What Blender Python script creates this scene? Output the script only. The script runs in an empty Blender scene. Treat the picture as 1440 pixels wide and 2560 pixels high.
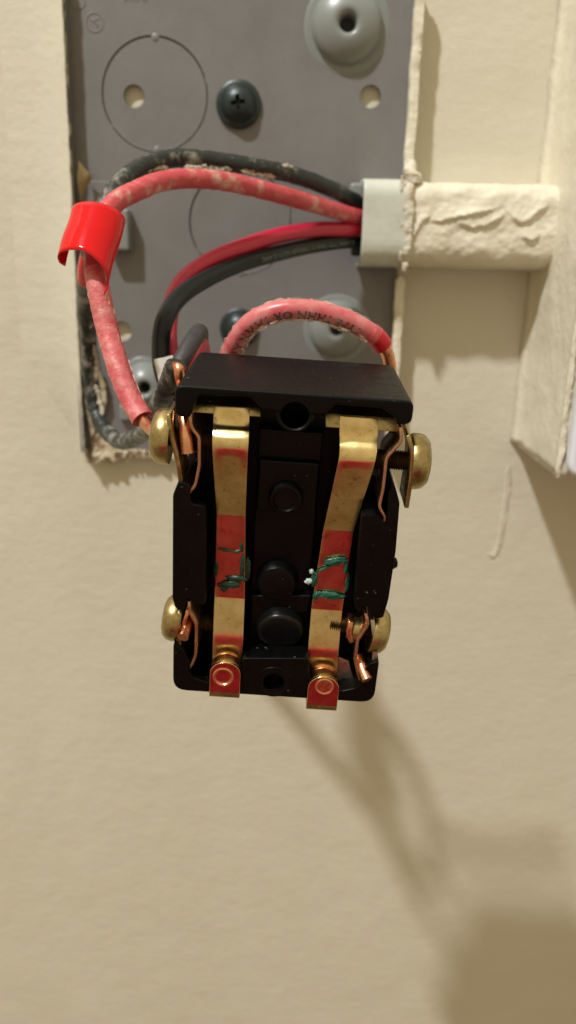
import bpy, bmesh, math, random
from mathutils import Vector, Matrix, noise
MM = 0.001
scene = bpy.context.scene
col = scene.collection
random.seed(7)

# ------------------------------------------------------------------ camera
# world: X right, Y into the wall (wall face at Y = 0), Z up, origin = foot of the camera on the wall
WC = Matrix(((0.99959480, 0.02846477, 0.00003149),
             (0.00814235, -0.28699380, 0.95789784),
             (0.02727538, -0.95750943, -0.28710928)))
CAM = Vector((0, -198.0, 0))
cam_data = bpy.data.cameras.new('camera')
cam = bpy.data.objects.new('camera', cam_data)
col.objects.link(cam)
c0, c1, c2 = WC.col[0], WC.col[1], WC.col[2]
cam.matrix_world = Matrix(((c0.x, -c1.x, -c2.x, CAM.x*MM),
                           (c0.y, -c1.y, -c2.y, CAM.y*MM),
                           (c0.z, -c1.z, -c2.z, CAM.z*MM),
                           (0, 0, 0, 1)))
cam_data.sensor_fit = 'VERTICAL'
cam_data.sensor_height = 36
cam_data.lens = 2000/2560*36
cam_data.clip_start = 0.005
cam_data.clip_end = 50
cam_data.dof.use_dof = True
cam_data.dof.focus_distance = 0.112
cam_data.dof.aperture_fstop = 22
scene.camera = cam

# ------------------------------------------------------------------ light of the room
world = bpy.data.worlds.new('World')
scene.world = world
world.use_nodes = True
wn = world.node_tree.nodes; wl = world.node_tree.links
bg = wn['Background']
tc = wn.new('ShaderNodeTexCoord'); sx = wn.new('ShaderNodeSeparateXYZ'); mr = wn.new('ShaderNodeMapRange')
rp = wn.new('ShaderNodeValToRGB')
wl.new(tc.outputs['Generated'], sx.inputs[0]); wl.new(sx.outputs['Z'], mr.inputs[0])
mr.inputs[1].default_value = -1; mr.inputs[2].default_value = 1
wl.new(mr.outputs[0], rp.inputs[0]); wl.new(rp.outputs[0], bg.inputs[0])
e = rp.color_ramp.elements
e[0].position = 0.0; e[0].color = (0.13, 0.09, 0.05, 1)
e[1].position = 1.0; e[1].color = (0.64, 0.565, 0.39, 1)
for p_, c_ in ((0.20, (0.19, 0.135, 0.075, 1)), (0.36, (0.35, 0.30, 0.19, 1)), (0.6, (0.455, 0.378, 0.24, 1))):
    q = e.new(p_); q.color = c_
bg.inputs[1].default_value = 1.30

def lamp(name, loc, power, size, colour):
    ld = bpy.data.lights.new(name, 'POINT'); ld.energy = power; ld.shadow_soft_size = size; ld.color = colour
    o = bpy.data.objects.new(name, ld); o.location = loc; col.objects.link(o); return o
lamp('ceiling_bulb', (-0.545, -0.645, 1.215), 93, 0.036, (0.975, 0.99, 0.985))

vs = scene.view_settings
vs.view_transform = 'Standard'; vs.look = 'None'; vs.exposure = 0.0; vs.gamma = 1.0
scene.cycles.max_bounces = 8

# ------------------------------------------------------------------ projection helpers (mm)
def ray(px, py):
    return WC @ Vector(((px-720)/2000, (py-1280)/2000, 1.0))
def at(px, py, h):                      # point seen at a pixel, h mm in front of the wall
    r = ray(px, py); t = (198.0-h)/r.y
    return CAM + r*t
SR = Matrix(((0.99920816, 0.0392032, -0.00679431), (-0.00155559, -0.13214122, -0.99122968), (-0.03975719, 0.99045535, -0.1319756)))
ST = Vector((-0.5966, -67.7989, -47.565))
def S(px, py, n):                       # the same in the switch's own frame (u right, v up, n outwards)
    o = SR.transposed() @ (CAM-ST); d = SR.transposed() @ ray(px, py)
    t = (n-o.z)/d.z
    return o + d*t

# ------------------------------------------------------------------ materials
def mat(name, base, rough=0.5, metal=0.0, spec=0.5, coat=0.0):
    m = bpy.data.materials.new(name); m.use_nodes = True
    b = m.node_tree.nodes['Principled BSDF']
    b.inputs['Base Color'].default_value = (*base, 1); b.inputs['Roughness'].default_value = rough
    b.inputs['Metallic'].default_value = metal; b.inputs['Specular IOR Level'].default_value = spec
    b.inputs['Coat Weight'].default_value = coat
    return m
def tex(m, kind='ShaderNodeTexNoise', scale=500, detail=4, rough=0.6, stretch=None):
    nt = m.node_tree
    t = nt.nodes.new('ShaderNodeTexCoord'); n = nt.nodes.new(kind)
    n.inputs['Scale'].default_value = scale
    if 'Detail' in n.inputs: n.inputs['Detail'].default_value = detail
    if 'Roughness' in n.inputs: n.inputs['Roughness'].default_value = rough
    if stretch:
        mp = nt.nodes.new('ShaderNodeMapping'); mp.inputs['Scale'].default_value = stretch
        nt.links.new(t.outputs['Object'], mp.inputs[0]); nt.links.new(mp.outputs[0], n.inputs['Vector'])
    else:
        nt.links.new(t.outputs['Object'], n.inputs['Vector'])
    return n
def fac(n):
    return n.outputs['Fac'] if 'Fac' in n.outputs else n.outputs[0]
def ramp(m, src, stops):
    nt = m.node_tree; r = nt.nodes.new('ShaderNodeValToRGB'); nt.links.new(src, r.inputs[0])
    el = r.color_ramp.elements
    el[0].position, el[0].color = stops[0][0], (*stops[0][1], 1)
    el[1].position, el[1].color = stops[-1][0], (*stops[-1][1], 1)
    for p, c in stops[1:-1]:
        q = el.new(p); q.color = (*c, 1)
    return r.outputs[0]
def bump(m, src, dist, strength=1.0):
    nt = m.node_tree; b = nt.nodes['Principled BSDF']; bp = nt.nodes.new('ShaderNodeBump')
    bp.inputs['Distance'].default_value = dist; bp.inputs['Strength'].default_value = strength
    nt.links.new(src, bp.inputs['Height'])
    if b.inputs['Normal'].is_linked:
        nt.links.new(b.inputs['Normal'].links[0].from_socket, bp.inputs['Normal'])
    nt.links.new(bp.outputs[0], b.inputs['Normal'])
def colour(m, sock):
    m.node_tree.links.new(sock, m.node_tree.nodes['Principled BSDF'].inputs['Base Color'])
def roughness(m, src, lo, hi):
    nt = m.node_tree; r = nt.nodes.new('ShaderNodeMapRange'); nt.links.new(src, r.inputs[0])
    r.inputs[1].default_value = 0.3; r.inputs[2].default_value = 0.7
    r.inputs[3].default_value = lo; r.inputs[4].default_value = hi
    nt.links.new(r.outputs[0], nt.nodes['Principled BSDF'].inputs['Roughness'])

WALLC = (0.60, 0.56, 0.45)
M = {}
m = M['wall'] = mat('cream_wall_paint', WALLC, 0.55, spec=0.35)
colour(m, ramp(m, fac(tex(m, scale=26, detail=5)), [(0.3, (0.585, 0.545, 0.435)), (0.7, (0.62, 0.58, 0.47))]))
bump(m, fac(tex(m, scale=120, detail=4)), 0.0007, 0.34)
bump(m, fac(tex(m, scale=330, detail=4, stretch=(0.8, 1, 1.3))), 0.00035, 0.4)
bump(m, fac(tex(m, scale=28, detail=2)), 0.003, 0.2)
bump(M['wall'], fac(tex(M['wall'], scale=1000, detail=3)), 0.00012, 0.35)
m = M['crust'] = mat('caked_cream_paint', WALLC, 0.6, spec=0.3)
colour(m, ramp(m, fac(tex(m, scale=300, detail=4)), [(0.32, (0.42, 0.33, 0.19)), (0.5, (0.62, 0.575, 0.46)), (0.7, (0.67, 0.63, 0.52))]))
bump(m, fac(tex(m, scale=700, detail=4)), 0.0005, 0.8)
m = M['race'] = mat('cream_painted_steel', (0.70, 0.655, 0.525), 0.45, spec=0.4)
bump(m, fac(tex(m, scale=140, detail=3)), 0.0012, 0.5)
bump(m, fac(tex(m, scale=500, detail=3)), 0.0003, 0.5)
m = M['bare'] = mat('ivory_enamel', (0.60, 0.62, 0.53), 0.35)
colour(m, ramp(m, fac(tex(m, scale=120, detail=5)), [(0.35, (0.53, 0.545, 0.48)), (0.7, (0.60, 0.61, 0.55))]))
m = M['torn'] = mat('torn_paint_paper', (0.42, 0.34, 0.22), 0.8)
colour(m, ramp(m, fac(tex(m, scale=500, detail=5)), [(0.35, (0.22, 0.15, 0.08)), (0.5, (0.45, 0.37, 0.25)), (0.66, (0.6, 0.54, 0.42))]))
bump(m, fac(tex(m, scale=900, detail=4)), 0.0004, 0.8)
m = M['brownpaper'] = mat('brown_paper', (0.30, 0.21, 0.10), 0.8)
m = M['plate'] = mat('grey_enamel_steel', (0.16, 0.152, 0.165), 0.42, spec=0.45)
colour(m, ramp(m, fac(tex(m, scale=70, detail=6, rough=0.7)), [(0.3, (0.155, 0.148, 0.147)), (0.7, (0.192, 0.184, 0.182))]))
roughness(m, fac(tex(m, scale=300, detail=5)), 0.36, 0.5)
bump(m, fac(tex(m, scale=1500, detail=3)), 0.00006, 0.5)
m = M['boss'] = mat('grey_green_enamel_steel', (0.21, 0.225, 0.215), 0.33, spec=0.5)
m = M['hole_shade'] = mat('dark_hole_shade', (0.03, 0.028, 0.03), 0.7)  # flat dark colour standing for the shade down the screw holes
m = M['blackscrew'] = mat('black_oxide_steel', (0.025, 0.035, 0.035), 0.38, metal=0.4)
bump(m, fac(tex(m, scale=900, detail=3)), 0.0002, 0.4)
m = M['cover'] = mat('white_cover_plate', (0.72, 0.74, 0.80), 0.3)
m = M['paper'] = mat('white_paper', (0.74, 0.71, 0.64), 0.7)

def splat(name, base, dark, paint, lo, hi, scale, rough=0.4):
    m = mat(name, base, rough)
    n1 = tex(m, scale=scale, detail=6, rough=0.65); n2 = tex(m, scale=scale*0.35, detail=3)
    nt = m.node_tree
    a = nt.nodes.new('ShaderNodeMath'); a.operation = 'ADD'
    s = nt.nodes.new('ShaderNodeMath'); s.operation = 'MULTIPLY'; s.inputs[1].default_value = 0.5
    nt.links.new(fac(n1), a.inputs[0]); nt.links.new(fac(n2), a.inputs[1]); nt.links.new(a.outputs[0], s.inputs[0])
    colour(m, ramp(m, s.outputs[0], [(0.3, dark), (lo, base), (hi, paint)]))
    bump(m, fac(n1), 0.0005, 0.5)
    return m
M['fleck'] = mat('dried_paint_fleck', (0.42, 0.37, 0.29), 0.7)
M['old_red'] = splat('paint_spotted_red_insulation', (0.54, 0.075, 0.09), (0.47, 0.025, 0.035), (0.62, 0.38, 0.31), 0.50, 0.62, 460)
M['pink'] = splat('faded_pink_red_insulation', (0.56, 0.10, 0.11), (0.44, 0.04, 0.05), (0.62, 0.22, 0.20), 0.46, 0.62, 800)
M['old_black'] = splat('paint_spotted_black_insulation', (0.014, 0.020, 0.018), (0.01, 0.012, 0.011), (0.25, 0.235, 0.20), 0.50, 0.60, 420)
M['grey_wire'] = splat('mottled_dark_grey_insulation', (0.03, 0.028, 0.03), (0.02, 0.018, 0.02), (0.06, 0.055, 0.055), 0.45, 0.7, 300, 0.55)  # dark grey with random lighter mottling
m = M['red'] = mat('red_insulation', (0.50, 0.015, 0.05), 0.3)
m = M['jumper'] = mat('rosy_red_insulation', (0.56, 0.07, 0.09), 0.33)
colour(m, ramp(m, fac(tex(m, scale=300, detail=4)), [(0.35, (0.54, 0.065, 0.085)), (0.7, (0.63, 0.16, 0.17))]))
m = M['redend'] = mat('bright_red_insulation', (0.50, 0.008, 0.02), 0.28)
m = M['black'] = mat('black_insulation', (0.006, 0.010, 0.010), 0.3, spec=0.3)
m = M['ink'] = mat('black_ink', (0.02, 0.012, 0.012), 0.5)
m = M['whiteink'] = mat('grey_white_ink', (0.22, 0.25, 0.23), 0.5)
m = M['tape'] = mat('red_vinyl_tape', (0.60, 0.002, 0.006), 0.10, spec=0.35)
bump(m, fac(tex(m, scale=350, detail=2)), 0.00012, 0.35)
# worn clear nylon over the jumper
m = M['nylon'] = mat('clear_nylon_jacket', (0.80, 0.70, 0.62), 0.22, spec=0.6)
nt = m.node_tree; b_ = nt.nodes['Principled BSDF']
n_ = tex(m, scale=600, detail=4)
r_ = nt.nodes.new('ShaderNodeMapRange'); nt.links.new(fac(n_), r_.inputs[0])
r_.inputs[1].default_value = 0.35; r_.inputs[2].default_value = 0.75; r_.inputs[3].default_value = 0.02; r_.inputs[4].default_value = 0.20
nt.links.new(r_.outputs[0], b_.inputs['Alpha'])
bump(m, fac(n_), 0.0004, 0.5)
m = M['nylon_edge'] = mat('frayed_nylon', (0.80, 0.62, 0.52), 0.35, spec=0.5)
m.node_tree.nodes['Principled BSDF'].inputs['Alpha'].default_value = 0.55

def metal(name, c1, c2, r0, r1, sc=250, bd=0.00003):
    m = mat(name, c1, r0, metal=1.0)
    n = tex(m, scale=sc, detail=5, rough=0.65)
    c_ = ramp(m, fac(n), [(0.32, c2), (0.62, c1)])
    sp = ramp(m, fac(tex(m, scale=sc*3.5, detail=6, rough=0.7)), [(0.30, (0.45, 0.40, 0.34)), (0.42, (1, 1, 1))])
    mx = m.node_tree.nodes.new('ShaderNodeMixRGB'); mx.blend_type = 'MULTIPLY'; mx.inputs[0].default_value = 1.0
    m.node_tree.links.new(c_, mx.inputs[1]); m.node_tree.links.new(sp, mx.inputs[2]); colour(m, mx.outputs[0])
    roughness(m, fac(tex(m, scale=sc*2.2, detail=4)), r0, r1)
    if bd: bump(m, fac(tex(m, scale=sc*5, detail=3)), bd, 0.5)
    return m
M['brass'] = metal('worn_brass', (0.82, 0.63, 0.31), (0.60, 0.43, 0.18), 0.20, 0.27, 250, 0)
m = M['brass']; nt = m.node_tree; b_ = nt.nodes['Principled BSDF']
tg = nt.nodes.new('ShaderNodeTangent'); tg.direction_type = 'UV_MAP'; tg.uv_map = 'UVMap'
nt.links.new(tg.outputs[0], b_.inputs['Tangent']); b_.inputs['Anisotropic'].default_value = 0.93
M['brass_old'] = metal('tarnished_brass', (0.50, 0.39, 0.18), (0.27, 0.20, 0.085), 0.24, 0.40, 400)
M['brass_flat'] = metal('worn_flat_brass', (0.82, 0.63, 0.31), (0.66, 0.48, 0.21), 0.10, 0.18, 250, 0)
M['thread'] = metal('dark_brass_thread', (0.20, 0.145, 0.065), (0.10, 0.07, 0.03), 0.35, 0.5, 500)
M['copper'] = metal('copper', (0.86, 0.42, 0.25), (0.66, 0.27, 0.14), 0.2, 0.36, 500)
M['clamp'] = metal('copper_toned_brass', (0.66, 0.40, 0.26), (0.46, 0.26, 0.16), 0.28, 0.42, 500)
M['steel'] = metal('dull_steel', (0.62, 0.56, 0.45), (0.4, 0.34, 0.26), 0.3, 0.45, 400)
m = M['plastic'] = mat('black_phenolic', (0.0012, 0.0012, 0.0012), 0.4, spec=0.18)
roughness(m, fac(tex(m, scale=500, detail=5)), 0.34, 0.48)
bump(m, fac(tex(m, scale=1800, detail=3)), 0.00004, 0.6)
n_ = tex(m, scale=160, detail=8, rough=0.75)
pl_ = (ramp(m, fac(n_), [(0.5, (0.001, 0.001, 0.001)), (0.72, (0.002, 0.002, 0.002)), (0.86, (0.04, 0.045, 0.045))]))
sp_ = ramp(m, fac(tex(m, scale=1300, detail=2, rough=0.5)), [(0.735, (0, 0, 0)), (0.79, (0.16, 0.165, 0.16))])
mx = m.node_tree.nodes.new('ShaderNodeMixRGB'); mx.blend_type = 'ADD'; mx.inputs[0].default_value = 1.0
m.node_tree.links.new(pl_, mx.inputs[1]); m.node_tree.links.new(sp_, mx.inputs[2]); colour(m, mx.outputs[0])
m = M['dusty'] = mat('dusty_black_phenolic', (0.012, 0.014, 0.014), 0.3, spec=0.3)
colour(m, ramp(m, fac(tex(m, scale=900, detail=8, rough=0.8)), [(0.52, (0.003, 0.003, 0.003)), (0.68, (0.008, 0.009, 0.009)), (0.80, (0.07, 0.075, 0.07))]))
m = M['grease'] = mat('green_compound', (0.006, 0.085, 0.055), 0.34, spec=0.5)
bump(m, fac(tex(m, scale=900, detail=3)), 0.0003, 0.7)
m = M['darkgrease'] = mat('dull_dark_green_compound', (0.008, 0.035, 0.022), 0.4)
bump(m, fac(tex(m, scale=900, detail=3)), 0.0003, 0.7)
m = M['palegrease'] = mat('pale_dried_compound', (0.42, 0.52, 0.47), 0.4)
m = M['shirt'] = mat('red_cotton', (0.46, 0.010, 0.075), 0.85, spec=0.2)
bump(m, fac(tex(m, scale=60, detail=4)), 0.004, 0.6)

# ------------------------------------------------------------------ mesh helpers (input in mm)
def tag(o, label=None, cat=None, group=None, kind=None):
    if label: o['label'] = label
    if cat: o['category'] = cat
    if group: o['group'] = group
    if kind: o['kind'] = kind
    return o
def empty(name, loc=(0, 0, 0)):
    o = bpy.data.objects.new(name, None); col.objects.link(o); o.location = Vector(loc)*MM; o.empty_display_size = 0.01
    return o
def link(name, bm, material, parent=None, angle=35):
    bmesh.ops.recalc_face_normals(bm, faces=bm.faces[:])
    me = bpy.data.meshes.new(name); bm.to_mesh(me); bm.free()
    for p in me.polygons: p.use_smooth = True
    me.set_sharp_from_angle(angle=math.radians(angle))
    me.materials.append(M[material] if isinstance(material, str) else material)
    o = bpy.data.objects.new(name, me); col.objects.link(o)
    if parent:
        o.parent = parent
    return o
def wn(o):                               # keep big faces flat beside their small bevels
    md = o.modifiers.new('flat', 'WEIGHTED_NORMAL'); md.keep_sharp = True; md.weight = 100
    return o
def local(parent):                      # world-mm builder for a thing whose Empty sits at its base
    return parent.location/MM
def bev(bm, off, seg=2, ang=30):
    es = [e for e in bm.edges if len(e.link_faces) == 2 and e.calc_face_angle(0) > math.radians(ang)]
    if es and off > 0:
        bmesh.ops.bevel(bm, geom=es, offset=off*MM, segments=seg, affect='EDGES', profile=0.5, clamp_overlap=True)
def bm_prism(poly, lo, hi, axes='xyz', bm=None, inset=0.0):
    """extrude a 2-D outline (mm); axes names which axis each of (a, b, depth) goes to"""
    bm = bm or bmesh.new()
    ax = ['xyz'.index(k) for k in axes]
    cx = sum(p[0] for p in poly)/len(poly); cy = sum(p[1] for p in poly)/len(poly)
    rings = []
    for d, ins in ((lo, inset), (hi, 0)):
        ring = []
        for a, b in poly:
            v = [0, 0, 0]
            if ins:
                a -= math.copysign(min(ins, abs(a-cx)), a-cx); b -= math.copysign(min(ins, abs(b-cy)), b-cy)*0.0
            v[ax[0]] = a*MM; v[ax[1]] = b*MM; v[ax[2]] = d*MM
            ring.append(bm.verts.new(v))
        rings.append(ring)
    n = len(poly)
    bm.faces.new(rings[0]); bm.faces.new(rings[1])
    for i in range(n):
        bm.faces.new((rings[0][i], rings[0][(i+1) % n], rings[1][(i+1) % n], rings[1][i]))
    bmesh.ops.recalc_face_normals(bm, faces=bm.faces[:])
    return bm
def rounded(poly, radii, seg=5):
    out = []
    n = len(poly)
    for i in range(n):
        p = Vector(poly[i]).to_2d(); a = Vector(poly[i-1]).to_2d(); b = Vector(poly[(i+1) % n]).to_2d()
        r = radii[i] if isinstance(radii, (list, tuple)) else radii
        if r <= 0: out.append(tuple(p)); continue
        da = (a-p); db = (b-p); r2 = min(r, da.length*0.48, db.length*0.48)
        A = p+da.normalized()*r2; B = p+db.normalized()*r2
        for k in range(seg+1):
            t = k/seg
            out.append(tuple((1-t)**2*A+2*t*(1-t)*p+t*t*B))
    return out
def prism(name, poly, lo, hi, material, parent, axes='xyz', b=0.3, seg=2, angle=35):
    bm = bm_prism(poly, lo, hi, axes)
    bev(bm, b, seg)
    return wn(link(name, bm, material, parent, max(angle, 50)))
def box(name, x0, x1, y0, y1, z0, z1, material, parent, b=0.3, seg=2):
    return prism(name, [(x0, y0), (x1, y0), (x1, y1), (x0, y1)], z0, z1, material, parent, b=b, seg=seg)
def spline(pts, step=0.5):
    """Catmull-Rom (centripetal-ish) through 3-D points, resampled to even steps"""
    P = [Vector(p) for p in pts]
    P = [P[0]*2-P[1]]+P+[P[-1]*2-P[-2]]
    raw = []
    for i in range(1, len(P)-2):
        p0, p1, p2, p3 = P[i-1:i+3]
        for k in range(24):
            t = k/24
            raw.append(0.5*((2*p1)+(p2-p0)*t+(2*p0-5*p1+4*p2-p3)*t*t+(3*p1-p0-3*p2+p3)*t**3))
    raw.append(P[-2])
    out = [raw[0]]; acc = 0
    for a, b in zip(raw, raw[1:]):
        d = (b-a).length
        while acc+d >= step and d > 1e-9:
            a = a+(b-a)*((step-acc)/d); out.append(a.copy()); d = (b-a).length; acc = 0
        acc += d
    if (out[-1]-P[-2]).length > step*0.3: out.append(P[-2])
    return out
def frames(path, ref):
    ref = Vector(ref); F = []
    for i, p in enumerate(path):
        t = (path[min(i+1, len(path)-1)]-path[max(i-1, 0)]).normalized()
        n = ref-t*ref.dot(t)
        if n.length < 0.2 and F: n = F[-1][2]-t*F[-1][2].dot(t)
        n.normalize(); F.append((p, t, n, t.cross(n)))
    return F
def bm_tube(path, r, seg=16, ref=(0, -1, 0), cap=True, rfun=None, origin=Vector((0, 0, 0)), bm=None, a0=0, a1=2*math.pi):
    bm = bm or bmesh.new(); F = frames(path, ref); rings = []
    full = abs(a1-a0-2*math.pi) < 1e-6
    cnt = seg if full else seg+1
    for i, (p, t, n, b) in enumerate(F):
        ring = []
        for k in range(cnt):
            a = a0+(a1-a0)*k/seg
            rr = r if rfun is None else rfun(i, a, len(F))
            ring.append(bm.verts.new((p-origin+(n*math.cos(a)+b*math.sin(a))*rr)*MM))
        rings.append(ring)
    for r0, r1 in zip(rings, rings[1:]):
        for k in range(seg):
            bm.faces.new((r0[k], r0[(k+1) % cnt], r1[(k+1) % cnt], r1[k]))
    if cap and full:
        bm.faces.new(rings[0]); bm.faces.new(rings[-1])
    return bm
def bm_lathe(profile, origin, axis, seg=32, bm=None):
    """profile: (radius, distance along axis) mm"""
    bm = bm or bmesh.new(); ax = Vector(axis).normalized(); o = Vector(origin)
    up = Vector((0, 0, 1)) if abs(ax.z) < 0.9 else Vector((1, 0, 0))
    s = ax.cross(up).normalized(); q = ax.cross(s)
    rings = []
    for r, d in profile:
        if r < 1e-6:
            rings.append([bm.verts.new((o+ax*d)*MM)]); continue
        rings.append([bm.verts.new((o+ax*d+(s*math.cos(2*math.pi*k/seg)+q*math.sin(2*math.pi*k/seg))*r)*MM) for k in range(seg)])
    for a, b in zip(rings, rings[1:]):
        for k in range(seg):
            if len(a) == 1 and len(b) == 1: continue
            if len(a) == 1: bm.faces.new((a[0], b[k], b[(k+1) % seg]))
            elif len(b) == 1: bm.faces.new((a[k], b[0], a[(k+1) % seg]))
            else: bm.faces.new((a[k], a[(k+1) % seg], b[(k+1) % seg], b[k]))
    return bm
def lathe(name, profile, origin, axis, material, parent, seg=32, angle=35):
    return link(name, bm_lathe(profile, origin, axis, seg), material, parent, angle)
def text_mesh(body, size):
    cu = bpy.data.curves.new('lettering', 'FONT'); cu.body = body; cu.size = size; cu.resolution_u = 2; cu.offset = 0.018*size if size > 1.6 else 0.0
    o = bpy.data.objects.new('lettering', cu); col.objects.link(o)
    dg = bpy.context.evaluated_depsgraph_get()
    me = bpy.data.meshes.new_from_object(o.evaluated_get(dg))
    V = [v.co.copy() for v in me.vertices]; Fc = [tuple(p.vertices) for p in me.polygons]
    bpy.data.objects.remove(o); bpy.data.curves.remove(cu); bpy.data.meshes.remove(me)
    return V, Fc
def text_on_wire(body, size, path, r, s0, phi0, flip, material, parent, origin, ref=(0, -1, 0), wob=0.0):
    V, Fc = text_mesh(body, size)
    F = frames(path, ref); L = [0.0]
    for a, b in zip(path, path[1:]): L.append(L[-1]+(b-a).length)
    bm = bmesh.new(); vs_ = []
    for v in V:
        s = s0+flip*v.x; s = max(0, min(L[-1]-1e-3, s))
        i = 0
        lo, hi = 0, len(L)-2
        while lo < hi:
            mid = (lo+hi+1)//2
            if L[mid] <= s: lo = mid
            else: hi = mid-1
        i = lo; f = (s-L[i])/max(1e-6, L[i+1]-L[i])
        p = F[i][0].lerp(F[i+1][0], f); n = F[i][2].lerp(F[i+1][2], f).normalized(); b = F[i][3].lerp(F[i+1][3], f).normalized()
        a = phi0-flip*(v.y-size*0.35)/r+wob*math.sin(s*0.4)
        vs_.append(bm.verts.new((p+(n*math.cos(a)+b*math.sin(a))*(r+0.05)-origin)*MM))
    for f in Fc:
        try: bm.faces.new([vs_[k] for k in f])
        except ValueError: pass
    me = bpy.data.meshes.new('printed_lettering'); bm.to_mesh(me); bm.free(); me.materials.append(M[material])
    o = bpy.data.objects.new('printed_lettering', me); col.objects.link(o); o.parent = parent
    return o
def crust(name, pts, w, h, material, parent, origin=Vector((0, 0, 0)), seed=0, step=0.35, ref=(0, -1, 0), amp=0.45, fr=1.1):
    """uneven bead of dried paint along a line"""
    path = spline(pts, step)
    def rf(i, a, n):
        p = path[i]; q = Vector((p.x*fr+seed*7.3, p.z*fr, a*0.9+seed))
        end = min(1, (i+1)/4, (n-i)/4)
        base = (abs(math.cos(a))*h+abs(math.sin(a))*w)
        return max(0.05, base*(1+amp*2*noise.noise(q)+amp*noise.noise(q*3.1)))*(0.25+0.75*end)
    return link(name, bm_tube(path, 1, 10, ref, True, rf, origin), material, parent, 60)
def flake(name, outline, thick, material, parent, origin=Vector((0, 0, 0)), seed=0, warp=0.4, sub=3):
    """ragged thin sheet through 3-D outline points"""
    c = sum((Vector(p) for p in outline), Vector())/len(outline)
    pts = []
    n = len(outline)
    for i in range(n):
        a, b = Vector(outline[i]), Vector(outline[(i+1) % n])
        for k in range(sub):
            p = a.lerp(b, k/sub); q = p*0.9+Vector((seed, 0, seed*2))
            pts.append(p+noise.noise_vector(q)*warp*0.5)
    bm = bmesh.new()
    top = []; bot = []
    for p in pts:
        top.append(bm.verts.new((p-origin)*MM)); bot.append(bm.verts.new((p+Vector((0, thick, 0))-origin)*MM))
    mid = bm.verts.new((c+Vector((0, -warp*0.5, 0))-origin)*MM); midb = bm.verts.new((c+Vector((0, thick-warp*0.5, 0))-origin)*MM)
    N = len(pts)
    for i in range(N):
        j = (i+1) % N
        bm.faces.new((top[i], top[j], mid)); bm.faces.new((bot[j], bot[i], midb)); bm.faces.new((top[j], top[i], bot[i], bot[j]))
    return link(name, bm, material, parent, 50)

# ================================================================== THE SETTING
bm = bmesh.new()
vv = [bm.verts.new((x*MM, 0, z*MM)) for x, z in ((-2200, -1900), (2200, -1900), (2200, 1700), (-2200, 1700))]
bm.faces.new(vv)
wall = link('wall', bm, 'wall'); wall['kind'] = 'structure'
wall['label'] = 'cream painted wall with rolled texture'
# make the wall face the viewer
if wall.data.polygons[0].normal.y > 0: wall.data.flip_normals()

# an old run of paint on the wall below the neighbouring box
crust('paint_run', [at(1272, 1165, 0), at(1266, 1240, 0), at(1256, 1310, 0), at(1246, 1365, 0), at(1232, 1388, 0), at(1222, 1382, 0)], 0.7, 0.04, 'wall', wall, Vector((0, 0, 0)), 3, 0.4, amp=0.2, fr=0.4)
# ================================================================== GREY BOX BASE ON THE WALL
HP = 1.6                                  # face of the plate above the wall
XL = at(189, 445, HP).x; XR = at(1008, 445, HP).x
ZB = at(400, 1128, HP).z; ZT = at(600, -60, HP).z
base = empty('electrical_box_base', ((XL+XR)/2, 0, ZB)); BO = base.location/MM
tag(base, 'flat grey metal box base on the wall with knockouts and screw bosses', 'box base')
def P2(px, py, h=HP):
    q = at(px, py, h); return q.x, q.z
def drill(o, cuts):
    """cut round holes (world x, z, r in mm) through a plate object"""
    for i, (x, z, r) in enumerate(cuts):
        bmc = bm_lathe([(0, 4), (r, 4), (r, -6), (0, -6)], Vector((x, 0, z))-BO, (0, 1, 0), 48)
        bmesh.ops.recalc_face_normals(bmc, faces=bmc.faces[:])
        me = bpy.data.meshes.new('cut'); bmc.to_mesh(me); bmc.free()
        co = bpy.data.objects.new('cut', me); col.objects.link(co)
        co.location = base.location
        md = o.modifiers.new('b', 'BOOLEAN'); md.object = co; md.operation = 'DIFFERENCE'; md.solver = 'EXACT'
    bpy.context.view_layer.update()
    dg = bpy.context.evaluated_depsgraph_get()
    me = bpy.data.meshes.new_from_object(o.evaluated_get(dg))
    cs = [md.object for md in o.modifiers]; o.modifiers.clear()
    old = o.data; o.data = me; bpy.data.meshes.remove(old)
    for c in cs: bpy.data.objects.remove(c)
    for p in me.polygons: p.use_smooth = True
    me.set_sharp_from_angle(angle=math.radians(30))
    return o
k1 = P2(387, 237); k2 = P2(600, 556); h1 = P2(335, 240); h2 = P2(926, 241); h3 = P2(305, 828)
b1 = P2(868, 66, HP); b2 = P2(842, 822, HP); b3 = P2(365, 965, HP)
KR = 11.8
bm = bm_prism([(XL-BO.x, ZB-BO.z), (XR-BO.x, ZB-BO.z), (XR-BO.x, ZT-BO.z), (XL-BO.x, ZT-BO.z)], -HP, -0.3, 'xzy')
plate = link('plate', bm, 'plate', base)
drill(plate, [(*k1, KR), (*k2, KR), (*h2, 2.35), (*h3, 2.35)])
def disc(name, c, r, y0, y1, material, parent, bv=0.12):
    return lathe(name, [(0, y0), (r-bv, y0), (r, y0+bv), (r, y1), (0, y1)], Vector((c[0], 0, c[1]))-BO, (0, -1, 0), material, parent, 64, 30)
kd = disc('knockout', k1, KR-0.28, HP-0.02, 0.3, 'plate', base)
drill(kd, [(*h1, 2.35)])
kd2 = disc('knockout', k2, KR-0.28, HP-0.06, 0.3, 'plate', base)
for kc, kp in ((k1, kd), (k2, kd2)):
    for sgn in (1, -1):
        lathe('tie', [(0, HP+0.12), (0.7, HP+0.1), (1.0, HP-0.1), (1.0, 0.5)], Vector((kc[0]+0.3, 0, kc[1]+sgn*(KR-0.5)))-BO, (0, -1, 0), 'plate', kp, 16)
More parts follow.
